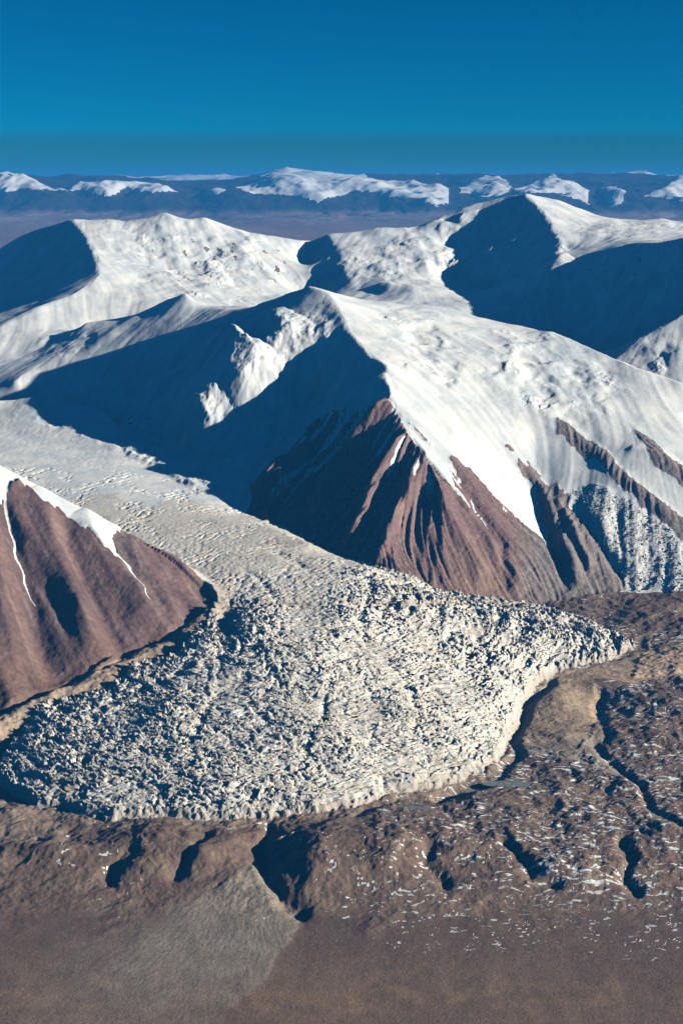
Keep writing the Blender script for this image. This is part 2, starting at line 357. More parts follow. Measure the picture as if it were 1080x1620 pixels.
ICEFALL = [(905, 770), (935, 765), (975, 780), (1010, 800), (1050, 835), (1110, 880), (1110, 930), (1060, 940), (1040, 928), (1010, 938), (990, 925), (975, 885), (945, 850), (915, 810)]
mIF = inpoly(ICEFALL, PX + FBW * 10, PY + FBX * 7) & rng_d(8700, 11500)

# ------------------------------------------------------------------ relief
NG = soft(~mG, 6)
# left mountain spurs and gullies
for p, w, a in (([(55, 770), (75, 830), (105, 900), (130, 980), (140, 1050)], 18, 50), ([(125, 805), (160, 870), (205, 940), (240, 1000)], 16, 46), ([(200, 840), (230, 890), (265, 940), (290, 985)], 16, 40), ([(-40, 760), (-10, 860), (10, 950), (30, 1060)], 20, 50)):
    stroke(p, w, a, 7000, 8900)
for p, w, a in (([(8, 780), (22, 860), (48, 930), (62, 1010), (95, 1060)], 13, -36), ([(100, 815), (118, 880), (150, 940), (185, 1010), (200, 1045)], 12, -34), ([(187, 860), (210, 910), (245, 960), (275, 1000)], 10, -30)):
    stroke(p, w, a, 7000, 8900)
# ribs of the shaded rock face, running down-left from the spur
for p, w, a in (([(612, 595), (560, 640), (510, 690), (455, 745), (400, 790)], 10, 110), ([(618, 640), (585, 680), (545, 720), (520, 770), (490, 820)], 9, 120), ([(640, 690), (615, 730), (590, 780), (570, 830), (545, 870)], 8, 95),
                ([(665, 725), (655, 770), (635, 810), (620, 850), (600, 890)], 8, 65), ([(560, 560), (500, 610), (430, 680), (370, 740)], 9, 45)):
    stroke(p, w, a, 8900, 11600)
for p, w, a in (([(725, 760), (745, 820), (790, 880), (830, 940)], 12, 45), ([(690, 760), (720, 830), (750, 890), (770, 940)], 12, 40), ([(835, 740), (865, 800), (890, 860), (920, 930)], 10, 34), ([(880, 660), (930, 710), (1000, 768), (1080, 835)], 11, 20), ([(1000, 680), (1050, 725), (1110, 780)], 10, 16),
                ([(880, 790), (910, 850), (940, 910)], 7, 40)):
    stroke(p, w, a, 8900, 12000)
for p, w, a in (([(715, 735), (750, 800), (790, 860), (805, 930)], 9, -45), ([(822, 740), (850, 800), (880, 880), (900, 935)], 9, -45), ([(700, 700), (770, 760), (830, 820), (868, 865)], 16, 14), ([(905, 790), (945, 850), (985, 915)], 9, -45)):
    stroke(p, w, a, 8900, 12000)
stroke([(390, 550), (352, 612), (318, 665), (290, 712)], 50, 270, 10300, 13000)
stroke([(470, 500), (435, 560), (400, 620), (370, 670)], 34, 110, 10500, 12900)
stroke([(898, 402), (862, 450), (828, 505)], 18, 70, 13800, 16500)
_rb = soft(((PX > 200) & (PX < 520) & (PY > 500) & (PY < 780) & (Y > 10200) & (Y < 13000)), 20)
H += NG * _rb * (fbm(X + 80 * FBW, Y + 80 * FBX, 300, 4, 260, gain=.55, ridged=True) * 34 + fbm(X, Y, 110, 3, 264, ridged=True) * 6)
# gullied relief on rock, softer on snow
rockall = soft(mRock, 3); lm = soft(mL & ~mLs, 3)
H += rockall * (Gw * 11 + (1 - 2 * np.abs(Gf) / 1.5) * 9) * (.55 + 1.1 * sst(720, 680, PX))
H += lm * (Gb * 30 + Gw * 4 + Gf * 1.6 + fbm(X, Y, 120, 4, 305, gain=.6) * 7)
snowm = (~mG & ~mGr & ~mRock & ~mL & (Y > 9000)).astype(np.float32); snowm = soft(snowm, 4)
H += snowm * (fbm(X, Y, 900, 3, 11, gain=0.45) * 46 * sst(9500, 12500, Y) + Gw * 2.6 + Gf * .8 + fbm(X, Y, 160, 4, 12, gain=0.5) * 5)
# knocks and icefall patches on the snow
def patch(px, py, rx, ry, rot, amp, sc, seed, dmin, dmax):
    global H
    dx, dy = PX - px + FBW * rx * .8, PY - py + FBX * ry * .8
    c, s = math.cos(R(rot)), math.sin(R(rot)); a = (dx * c + dy * s) / rx; b = (-dx * s + dy * c) / ry
    m = np.exp(-(a * a + b * b) ** 1.5) * rng_d(dmin, dmax) * NG
    sel = m > 0.01
    xx, yy = X[sel] + 90 * FBW[sel], Y[sel] + 90 * FBX[sel]
    H[sel] += m[sel] * amp * (1.1 * fbm(xx, yy, sc * 1.3, 2, seed) + .55 * fbm(xx, yy, sc * .42, 4, seed + 3, gain=.6, ridged=True) * sst(.0, .5, fbm(xx, yy, sc * 1.6, 2, seed + 7)))
for a in ((330, 405, 140, 60, 10, 44, 260, 21, 14800, 17500), (270, 430, 60, 30, 20, 22, 200, 22, 14800, 17500), (110, 545, 60, 22, -20, 22, 170, 23, 11500, 14500), (590, 415, 70, 30, 0, 34, 220, 24, 15000, 17400),
          (800, 495, 45, 18, 0, 30, 150, 25, 13900, 15500), (855, 410, 40, 25, 0, 30, 200, 26, 14500, 16500), (745, 385, 90, 60, 0, 85, 260, 27, 15500, 17600), (930, 470, 130, 60, 0, 34, 220, 28, 13500, 15000),
          (980, 360, 90, 20, 0, 14, 200, 29, 15000, 17500), (670, 550, 70, 45, 40, 34, 180, 30, 10500, 13000), (850, 600, 90, 60, 40, 44, 200, 31, 10000, 12500), (1050, 560, 50, 35, 0, 30, 180, 32, 11800, 13000),
          (300, 600, 100, 80, -50, 40, 140, 33, 10200, 12200), (450, 590, 90, 80, -50, 40, 150, 34, 10800, 12600), (110, 665, 60, 18, 10, 26, 130, 35, 11300, 12600), (200, 700, 50, 14, 25, 6, 80, 36, 10900, 12200), (930, 610, 50, 40, 40, 32, 160, 37, 10000, 12500)):
    patch(*a)
for p, w, a in (([(640, 520), (680, 560), (720, 600)], 16, -22), ([(820, 560), (850, 600), (870, 640)], 18, -28), ([(610, 600), (680, 660), (740, 700)], 16, 18), ([(900, 570), (930, 610), (950, 640)], 14, -18)):
    stroke(p, w, a, 9800, 13000)
# lateral moraine at the left and its trough
MOR = [(-60, 1200), (0, 1160), (50, 1132), (105, 1100), (165, 1080), (225, 1052), (280, 1024), (310, 994), (332, 964), (338, 940)]
dM, sM = dline(MOR, gx, gy, 60)
H += np.where(near, (58 - 28 * sst(240, 300, PX)) * np.exp(-(dM / 18) ** 2), 0)
TRO = [(0, 1140), (60, 1108), (120, 1084), (150, 1064), (215, 1036), (270, 1008), (305, 978)]
dT, _ = dline(TRO, gx, gy, 40)
H -= np.where(near & (PX < 315), 20 * np.exp(-(dT / 7) ** 2), 0)
hill(125, 1090, 24, 9, -22, 6500, 8000, rot=-25)
stroke([(150, 1062), (200, 1043), (235, 1022)], 10, -10, 6500, 8500)
hill(358, 1000, 16, 45, -42, 7000, 9000, rot=15)
# foreland hills, gorges and channels
belt = sst(1500, 1350, PY + FBX * 60 + FBW * 40) * soft(mGr, 3) * (Y < 9800)
hum = fbm(X + 60 * FBW, Y + 60 * FBX, 330, 5, 40, gain=0.52)
belt = belt * (1 - .72 * soft(inpoly([(872, 1070), (1010, 1034), (1000, 1080), (950, 1110), (940, 1150), (910, 1192), (860, 1190), (815, 1160), (832, 1112)], gx, gy), 4))
H += belt * (31 * hum + 12 * fbm(X + 50 * FBW, Y + 50 * FBX, 130, 4, 43, gain=0.55, ridged=True))
H += (soft(mGr, 3) * sst(1420, 1480, PY)) * (fbm(X, Y, 60, 3, 46) * 1.2 + fbm(X, Y, 300, 3, 47) * 3)
for a in ((250, 1335, 70, 24, 40), (230, 1375, 34, 18, 34), (310, 1368, 30, 20, 42), (350, 1350, 36, 22, 34), (60, 1350, 70, 18, 40), (500, 1360, 50, 42, 62), (620, 1365, 55, 34, 46), (580, 1330, 90, 30, 24), (745, 1350, 60, 30, 36), (700, 1320, 30, 20, 22),
          (900, 1370, 60, 26, 36), (960, 1300, 60, 24, 24), (1060, 1320, 50, 30, 30), (1030, 1170, 80, 24, 34), (1060, 1110, 60, 20, 30), (960, 1010, 60, 12, 26), (1060, 985, 60, 14, 30), (880, 1110, 40, 22, 34), (900, 1170, 45, 14, 30), (950, 1085, 30, 14, 18),
          (800, 1270, 60, 14, 18), (650, 1290, 60, 14, 20), (880, 1250, 40, 14, 20), (1000, 1245, 50, 14, 18), (20, 1300, 45, 20, 30), (540, 1380, 60, 20, 26)):
    hill(*a)
for p, w, a in (([(408, 1340), (418, 1365), (428, 1395), (448, 1425), (478, 1440)], 14, -34), ([(425, 1310), (412, 1335), (418, 1365)], 8, -26), ([(205, 1350), (185, 1372), (172, 1386)], 12, -22), ([(330, 1325), (300, 1360), (280, 1388)], 10, -24), ([(680, 1345), (672, 1370), (690, 1385), (705, 1398)], 11, -30),
                ([(800, 1335), (840, 1385), (880, 1400)], 9, -26), ([(980, 1330), (1000, 1360), (990, 1390), (1010, 1410)], 8, -30), ([(940, 1180), (975, 1210), (1010, 1240), (1040, 1290), (1080, 1320)], 7, -24), ([(950, 1100), (945, 1130), (955, 1170)], 9, -20),
                ([(870, 1080), (838, 1112), (822, 1140), (812, 1165), (822, 1195), (795, 1222), (745, 1246), (690, 1262)], 8, -26), ([(560, 1290), (640, 1268), (720, 1250)], 6, -10)):
    stroke(p, w, a, 5000, 9000, taper=False)
# alluvial fan: gently domed
FAN = [(412, 1345), (425, 1385), (440, 1415), (478, 1440), (472, 1470), (440, 1510), (425, 1545), (380, 1580), (330, 1640), (-100, 1700), (-200, 1560), (60, 1500), (220, 1450), (330, 1400), (385, 1365)]
mFan = inpoly(FAN, gx, gy) & (Y < 6500); fan_s = soft(mFan, 2) * (1 - .7 * sst(1490, 1620, PY + FBW * 30))
fan_s = fan_s * sst(-.1, 1, (PY - (1365 + (385 - PX) * .415) + FBW * 40) / np.clip((440 - PX) * .45, 8, 150))
fax, fay = pt((405, 1330, 60))[:2]
fr = np.hypot(X - fax, Y - fay); fa = np.arctan2(X - fax, -(Y - fay))
fan_n = fbm(fa * 900 + FBW * 25, fr * .22, 26, 4, 48, gain=.6, ridged=True)
fan_w = soft(fan_s, 14)
H += fan_w * (2.5 + fan_n * 1.2)

# ---- hollows that hold meltwater
PONDS = []
for px_, py_, rx_, ry_, nm_ in ((800, 1240, 28, 3.6, 'turquoise meltwater pond close under the right ice front'), (770, 1266, 16, 2.6, 'small pond in a hollow below the larger turquoise pond'), (652, 1279, 22, 3, 'narrow pale pond below the middle of the ice front')):
    q = ((PX - px_ + FBW * 10) / rx_) ** 2 + ((PY - py_ + FBX * 3) / ry_) ** 2
    core = (q < 1) & (Y > 5000) & (Y < 8000); lvl = np.percentile(H[core], 30)
    t_ = sst(2.6, 1.0, q) * ((Y > 5000) & (Y < 8000)); H = H * (1 - t_) + np.minimum(H, lvl - 1.2) * t_
    PONDS.append((px_, py_, rx_, ry_, float(lvl) + .4, nm_))
# ---- glacier: bulging margin, crevasses above, broken blocks below
GLm = [p for p in GLA if p[1] > 955]
dG = np.full(X.shape, 200.0)
_d, _ = dline(GLm, gx + gn3 * 5, gy + gn3 * 4, 60); dG = np.where(mG, _d, 0)
thick = sst(0, 1, np.clip((PY - 930) / 70, 0, 1))
eb = np.clip(dG + 7 * gn3 + 4 * fbm(X, Y, 90, 2, 93), 0, 60)
edge = sst(0, 10, eb) * 0.55 + sst(4, 44, eb) * 0.45
iceh = np.where(mG, 74 * edge * thick * sst(1000, 860, PX * 0 + np.where(PX > 860, PX, 860)) , 0)
iceh = np.where(mG, 48 * edge * thick * (1 - 0.5 * sst(820, 1000, PX)), 0)
H += iceh
ca, sa = math.cos(R(-35)), math.sin(R(-35))
lobe = sst(850, 1000, PY + 0.25 * (PX - 480)) * mG              # how broken the ice is
smooth_patch = np.exp(-(((PX - 487 + FBW * 14) / 44) ** 2 + ((PY - 985 + FBX * 12) / 46) ** 2) ** 1.3)
lobe = lobe * (1 - 0.92 * smooth_patch) * np.clip(.78 + .75 * fbm(X, Y, 420, 3, 77), .35, 1.15)
reg = mG & (PY > 740)
xs, ys = X[reg], Y[reg]

# fracture grain turns with the flow: fans out from the neck of the lobe
cxn, cyn = pt((470, 900, 600))[:2]
ang = np.arctan2(ys - cyn, xs - cxn)
rad = np.hypot(xs - cxn, ys - cyn)
arc = ang * 900.0 * (1 + rad / 2600)
wx = rad + fbm(xs, ys, 260, 4, 70) * 120; wy = arc + fbm(xs, ys, 260, 4, 75) * 130      # across the flow, along the arcs
ser = np.zeros(xs.shape, np.float32)
for sc, aw, sd, ax in ((30, 1.0, 80, 3.0), (17, 0.6, 81, 2.4), (11, 0.25, 82, 1.6)):
    f1, f2, cid = voro(wx / sc, wy / (sc * ax), sd)
    hgt = (cid & 0xFFFF) / 65535.0
    cone = np.clip(1 - f1 * 1.15, 0, 1)
    crack = np.clip((f2 - f1) * 3.2, 0, 1)
    tilt = ((cid >> 8) & 255) / 255.0 - 0.5
    ser += aw * (0.35 + 0.65 * hgt) * crack * (0.45 + 0.55 * cone) * 1.0
ser += 0.35 * fbm(wx, wy, 170, 3, 85, ridged=True)
big = fbm(xs, ys, 520, 3, 88)
lb = lobe[reg]
hs = ser * 22 * lb * np.clip(0.8 + 0.9 * big, 0.35, 1.5)
# long dark troughs
tro = np.clip(fbm(wx * 1.2, wy * .45, 260, 3, 89, ridged=True) - 0.42, 0, 1)
hs -= lb * tro * 34
tro2 = np.clip(fbm(wy * 1.5, wx * .35, 240, 3, 189, ridged=True) - 0.5, 0, 1); hs -= lb * tro2 * 34 * sst(200, 500, rad)
arcs = fbm(rad * 1.0 + fbm(xs, ys, 300, 3, 191) * 60, arc * .16, 46, 3, 192, gain=.55, ridged=True)
arcs2 = fbm(rad + fbm(xs, ys, 400, 3, 195) * 110, arc * .14, 120, 2, 196, ridged=True)
hs += lb * (arcs * 17 + arcs2 * 14)
ARCW = np.ones(X.shape, np.float32); ARCW[reg] = np.clip(.25 + 2.2 * arcs, .05, 2.5)
# arcuate crevasses on the smoother tongue
cr = np.clip(np.sin(rad / 9.5 + fbm(xs, ys, 180, 3, 95) * 9 + fbm(xs, ys, 50, 2, 96) * 3) - 0.35, 0, 1) * sst(-0.15, 0.35, fbm(xs, ys, 260, 3, 97))
hs -= (1 - lb) * cr * 15
hs += (1 - lb) * fbm(xs, ys, 55, 4, 98, gain=0.65, ridged=True) * (1 + 6 * sst(780, 900, PY[reg]))
H[reg] += hs * np.clip(dG[reg] / 3 + (PY[reg] < 955), 0, 1)
_H = H.copy()
for p, w, a in (([(575, 905), (590, 940), (570, 985), (585, 1035)], 7, -30), ([(352, 945), (352, 1000), (390, 1035), (430, 1050)], 8, -34), ([(330, 1040), (270, 1085), (190, 1120), (120, 1170)], 6, -20), ([(425, 1025), (470, 1058), (530, 1062), (575, 1045)], 5, -22),
                ([(640, 930), (690, 975), (700, 1020), (680, 1060)], 7, -22), ([(400, 1080), (330, 1130), (300, 1190), (310, 1240)], 6, -18), ([(520, 1100), (510, 1160), (480, 1220), (440, 1260)], 6, -20), ([(640, 1090), (660, 1140), (650, 1200)], 6, -18), ([(740, 1000), (770, 1050), (760, 1110)], 6, -18),
                ([(380, 900), (420, 925), (450, 960)], 4, -14), ([(420, 870), (470, 890), (520, 930)], 4, -12)):
    stroke(p, w, a, 6000, 9900)
H = np.where(mG, _H + (H - _H) * (.25 + .6 * np.clip(.5 + fbm(X, Y, 90, 3, 310), 0, 1)), _H)
up = mG & (PY <= 740); H[up] += fbm(X[up], Y[up], 60, 4, 99, ridged=True) * 2.5
ic = soft(mIF, 3); sel = ic > 0.01
xx, yy = X[sel] + 70 * FBW[sel], Y[sel] + 90 * FBX[sel]
H[sel] += ic[sel] * (fbm(xx, yy, 75, 5, 121, gain=.65, ridged=True) * 10 + Gf[sel] * 2 + Gw[sel] * 6 + np.minimum(0, fbm(xx * .5, yy * 1.2 - xx * .4, 60, 3, 127)) * 12 * sst(-.2, .3, fbm(xx, yy, 200, 2, 129)))
# fine roughness everywhere on land
H += np.where(mGr & (PY < 1440), fbm(X, Y, 38, 3, 130, ridged=True) * 2.4, 0)
H += lm * fbm(X, Y, 40, 3, 131, ridged=True) * 2.0 + rockall * fbm(X, Y, 45, 3, 132, ridged=True) * 4.5
print("relief", time.time() - T0)

# ------------------------------------------------------------------ cover: what each spot is made of
zy = np.gradient(H, Y1, axis=0); zu = np.gradient(H, Us, axis=1)
SX = zu / Y; SY = zy - X / Y / Y * zu
slope = np.hypot(SX, SY)
curv = soft((H - soft(H, 8)).astype(np.float32), 1)
A = np.zeros(X.shape + (3,), np.float32)
def setc(m, c):
    m = m.astype(np.float32)[..., None]; A[:] = A * (1 - m) + np.array(c, np.float32) * m
n1 = fbm(X, Y, 500, 4, 140); n2 = fbm(X, Y, 90, 4, 141); n3 = fbm(X, Y, 30, 3, 142)
setc(np.ones(X.shape), (.112, .080, .070))
setc(sst(-.1, .5, n1) * .7, (.150, .112, .092)); setc(sst(.1, .5, n2) * .5, (.080, .060, .056))
setc(sst(-.05, .5, fbm(X, Y, 160, 4, 145, gain=.6)) * mGr * (PY < 1450) * .55, (.19, .150, .120))
# plain: paler warm bottom, grey fan
setc(sst(1480, 1600, PY + n1 * 80) * mGr * .7, (.135, .098, .080))
setc(np.exp(-(((PY - 1572 - n1 * 40) / 30) ** 2)) * sst(-.2, .4, n2 + n1) * mGr * .6, (.175, .125, .085)); setc(sst(.0, .5, fbm(X, Y * .7, 700, 3, 148)) * sst(1430, 1480, PY) * mGr * .5, (.088, .066, .064))
setc(fan_s * sst(-.7, .2, n1 * .6 + (PX - 150) / 250) * .85, (.17, .152, .14))
setc(fan_s * sst(-.1, .6, fan_n) * .45, (.23, .205, .19))
MT = [(872, 1070), (930, 1058), (1010, 1034), (1080, 1020), (1500, 1000), (1500, 1075), (1080, 1070), (1000, 1080), (940, 1075), (950, 1110), (940, 1150), (910, 1192), (860, 1190), (826, 1180), (815, 1160), (832, 1112)]
mT = soft(inpoly(MT, gx, gy) & mGr, 3); setc(mT * (.7 + .3 * sst(-.3, .3, n2)), (.36, .285, .225))
GS = [(940, 1160), (975, 1195), (1030, 1225), (1020, 1245), (960, 1225), (900, 1205), (830, 1195), (820, 1180), (900, 1180)]
setc(soft(inpoly(GS, gx, gy), 2) * .8, (.19, .17, .16))
setc(soft(mGr & (dline(GLm, gx, gy, 30)[0] < 14) & (PY > 1100), 4) * .55, (.21, .175, .15))
mMo = np.exp(-(dM / 18) ** 4) * near * mGr; setc((np.exp(-(((PX - 325 + FBW * 10) / 30) ** 2 + ((PY - 945 + FBX * 10) / 50) ** 2) ** 2) * (mL | mGr)) * .85, (.27, .21, .175)); setc(mMo * .9, (.30, .245, .205))
setc(soft(mGr & (PX < 110) & (PY > 1245) & (PY < 1345) & ~mG, 3) * .7, (.20, .165, .15))
# left mountain
setc(lm, (.098, .061, .060)); setc(lm * sst(-.2, 1.2, Gw) * .6, (.15, .092, .080)); setc(lm * sst(.2, 1.6, Gf) * .5, (.19, .135, .12))
setc(lm * sst(1.0, 2.0, -Gw) * .4, (.16, .13, .125)); setc(lm * sst(980, 1080, PY) * .6, (.14, .085, .062)); setc(lm * sst(.0, .5, fbm(X, Y, 240, 5, 181, gain=.65)) * .5, (.075, .05, .048)); setc(lm * sst(.1, .5, fbm(X, Y, 130, 5, 186, gain=.65)) * .4, (.18, .125, .105))
# central rocks
setc(rockall, (.138, .086, .082)); setc(rockall * sst(0, 1.4, Gf) * .6, (.21, .13, .115)); setc(rockall * sst(.3, 1.6, -Gw) * .5, (.10, .066, .066))
setc(rockall * sst(840, 940, PY) * sst(690, 740, PX) * .5, (.20, .135, .098))
setc(rockall * sst(800, 850, PX) * .75, (.165, .15, .145))
rlx, rly = X + 40 * FBW, Y
spk = sst(.30, .40, fbm((X + .35 * Y) * .9, (Y - .2 * X) * .32, 85, 4, 170, gain=.6) + .25 * fbm(X, Y, 500, 2, 174)) * rng_d(14800, 17600) * np.exp(-(((PX - 350) / 150) ** 2 + ((PY - 415) / 45) ** 2) ** 2) * ~mG
spk2 = sst(.30, .38, fbm(X * 1.6, Y * .4, 70, 4, 175, gain=.6) - .02) * (rng_d(13000, 16500) * np.exp(-(((PX - 985) / 90) ** 2 + ((PY - 430) / 40) ** 2) ** 2) + rng_d(14000, 17000) * np.exp(-(((PX - 860) / 40) ** 2 + ((PY - 385) / 40) ** 2) ** 2))
spk3 = sst(.22, .34, fbm(X, Y * .6, 60, 4, 177, gain=.6)) * rng_d(11500, 12900) * (np.exp(-(((PX - 448) / 22) ** 2 + ((PY - 497) / 14) ** 2) ** 2) + np.exp(-(((PX - 515) / 14) ** 2 + ((PY - 478) / 16) ** 2) ** 2) + np.exp(-(((PX - 556) / 10) ** 2 + ((PY - 560) / 22) ** 2) ** 2))
spk3 = spk3 + sst(.2, .3, fbm(X, Y * .6, 60, 4, 179, gain=.6)) * rng_d(10200, 12500) * np.exp(-(((PX - 220) / 26) ** 2 + ((PY - 672) / 16) ** 2) ** 2)
specks = np.clip(spk + spk2 + spk3, 0, 1); setc(specks, (.14, .10, .085))
# grain
A *= (1.48 * (1 + (.34 - .2 * sst(1420, 1480, PY)) * n3 + .26 * n2))[..., None]
A *= np.where(mGr[..., None], np.array((1.06, 1.0, .90), np.float32), 1)
# snow lying on the land: streaks in hollows, thin patches
snow = np.zeros(X.shape, np.float32)
snow[~mG & ~mGr & ~mRock & ~mL] = 1
snow[mLs] = 1
snow[mIF] = .52
up_ = mG * sst(850, 730, PY + n1 * 60 + n2 * 25) * (Y > 9500)
snow = soft(snow, 1)
snow = snow * (1 - specks)
snow = np.maximum(snow, up_)
gul = sst(.55, 1.4, -Gf - .35 * Gw) * rockall * sst(860, 680, PY + n1 * 50) * (PX < 700); snow = np.maximum(snow, gul * .9)
snow = np.maximum(snow, rockall * sst(.55, .8, n3 + .3 * n2) * sst(940, 760, PY) * .55)
for p, w in (([(8, 790), (22, 860), (42, 915), (55, 945)], 2.4), ([(187, 880), (205, 905), (222, 935), (236, 962)], 1.8), ([(560, 640), (525, 660), (510, 690)], 5), ([(610, 585), (575, 625), (545, 650)], 5), ([(745, 785), (752, 800), (775, 830)], 1.2)):
    d, s = dline(p, WOBx, WOBy, 12); snow = np.maximum(snow, (sst(w * (1.2 - s) + .8, w * .5 * (1.2 - s), d)) * rng_d(7000, 11500))
snow = np.maximum(snow, lm * sst(.95, 1.15, n3 + .5 * n2 + .3 * FBW) * .8)
snow = np.maximum(snow, lm * sst(-2, 10, -np.abs(PX + 2) ) * sst(930, 950, PY) * sst(990, 965, PY))
# wind drifts on the foreland
ax_, ay_ = X * .35 + Y * .0, Y
st1 = fbm(X * .55 + FBW * 60, Y * 1.0 + FBX * 60, 120, 4, 150, gain=.6)
st2 = fbm(X + FBW * 25, Y, 55, 4, 155, gain=.65)
zone = sst(-.35, .35, fbm(X, Y, 420, 3, 158) + .55 * sst(450, 750, PX) * (PY > 1000) - .2 * (PX < 250))
dr = np.maximum(sst(.0, .015, .026 - np.abs(st1 - .08)), sst(0, .015, .024 - np.abs(st1 + .28))) * sst(-.05, .12, st2) * zone
fade = sst(1560, 1470, PY + n1 * 40)
lay = mGr * (1 - fan_s * .45) * (1 - mT * .95) * (1 - mMo)
snow = np.maximum(snow, lay * fade * dr)
brd = sst(.0, .02, .022 - np.abs(fbm(X * .5 + 120 * FBW, Y + 90 * FBX, 150, 3, 270) - .05)) * mGr * sst(1390, 1430, PY) * sst(1620, 1540, PY)
A[:] = A * (1 - .45 * brd[..., None]) + np.array((.19, .165, .15), np.float32) * .45 * brd[..., None]
lay = lay * (1 - .22 * sst(1410, 1450, PY)) * (.25 + .75 * zone) * sst(1600, 1440, PY + n1 * 60) * (.62 + .38 * sst(500, 760, PX + n1 * 200))
DRF = soft(lay, 1)
# glacier dirt, then painted relief streaks on steep snow
gpx, gpy = pt((470, 900, 600))[:2]
gang = np.arctan2(Y - gpy, X - gpx); grad_ = np.hypot(X - gpx, Y - gpy)
bandn = fbm(gang * 1500 + FBW * 60, grad_ * .10 + FBX * 30, 60, 4, 190, gain=.6)
dirt_shade = mG * np.clip(sst(.0, .5, fbm(X, Y, 200, 5, 160, gain=.6)) * (.3 + .2 * (PX > 450)) + sst(.1, .5, bandn) * .42 * (PY > 880), 0, 1)
dirt_shade = np.maximum(dirt_shade, mG * sst(14, 0, dG) * (PY > 955) * .6)
for (px_, py_, rx_, ry_, v_) in ((105, 1262, 26, 16, .8), (420, 880, 120, 6, .3), (470, 860, 70, 10, .5), (905, 1000, 40, 8, .5), (345, 955, 24, 40, .95), (240, 1080, 60, 8, .4), (600, 1262, 80, 5, .5)):
    dirt_shade = np.maximum(dirt_shade, mG * v_ * np.exp(-((PX - px_ + FBW * 12) / rx_) ** 2 - ((PY - py_ + FBX * 8) / ry_) ** 2))
scour_shading = (~mG & ~mGr & ~mL & (Y > 9000)) * np.clip(.55 * sst(.1, 1.6, Gf) + .6 * sst(.2, 1.8, Gw) + .5 * sst(.05, .5, fbm(X, Y, 330, 5, 320, gain=.6)), 0, 1) * sst(.22, .5, slope)  # wind scour; also painted in as relief the shaded faces lack
dirt_shade = np.maximum(dirt_shade, soft(scour_shading.astype(np.float32), 1) * .85)
ice = mG.astype(np.float32); ice = np.maximum(ice, mIF * .9)
print("cover", time.time() - T0)

# ------------------------------------------------------------------ normals from the whole sheet (no seams between pieces)
def vnormals(x, y, z):
    P = np.stack([x, y, z], -1).astype(np.float64)
    a = np.gradient(P, axis=0); b = np.gradient(P, axis=1)
    n = np.cross(b, a); n /= np.linalg.norm(n, axis=-1, keepdims=True) + 1e-12
    return n.astype(np.float32)
NRM = vnormals(X, Y, H)

# ------------------------------------------------------------------ materials
class NT:
    def __init__(self, name):
        self.m = bpy.data.materials.new(name); self.m.use_nodes = True; self.t = self.m.node_tree; self.t.nodes.clear()
        self.out = self.n('ShaderNodeOutputMaterial')
    def n(self, k, **kw):
        q = self.t.nodes.new(k)
        for a, b in kw.items(): setattr(q, a, b)
        return q
    def l(self, a, b): self.t.links.new(a, b)
    def val(self, s, v):
        if isinstance(v, (int, float)): s.default_value = v
        elif isinstance(v, tuple): s.default_value = v if len(v) == 4 else v + (1,)
        else: self.l(v, s)
    def mix(self, f, a, b, mode='MIX'):
        q = self.n('ShaderNodeMix', data_type='RGBA', blend_type=mode)
        self.val(q.inputs[0], f); self.val(q.inputs[6], a); self.val(q.inputs[7], b); return q.outputs[2]
    def math(self, op, a, b=0.0, clamp=False):
        q = self.n('ShaderNodeMath', operation=op, use_clamp=clamp); self.val(q.inputs[0], a); self.val(q.inputs[1], b); return q.outputs[0]
    def noise(self, scale, detail=4, rough=.6, vec=None):
        q = self.n('ShaderNodeTexNoise'); q.inputs['Scale'].default_value = scale; q.inputs['Detail'].default_value = detail; q.inputs['Roughness'].default_value = rough
        self.l(vec if vec is not None else self.pos(), q.inputs['Vector']); return q.outputs[0]
    def pos(self):
        if not hasattr(self, '_p'):
            self._p = self.n('ShaderNodeNewGeometry').outputs['Position']
        return self._p
    def ramp(self, v, a, b):
        q = self.n('ShaderNodeMapRange', interpolation_type='SMOOTHSTEP'); self.val(q.inputs[0], v)
        q.inputs[1].default_value = a; q.inputs[2].default_value = b; return q.outputs[0]
    def attr(self, name): return self.n('ShaderNodeAttribute', attribute_name=name)

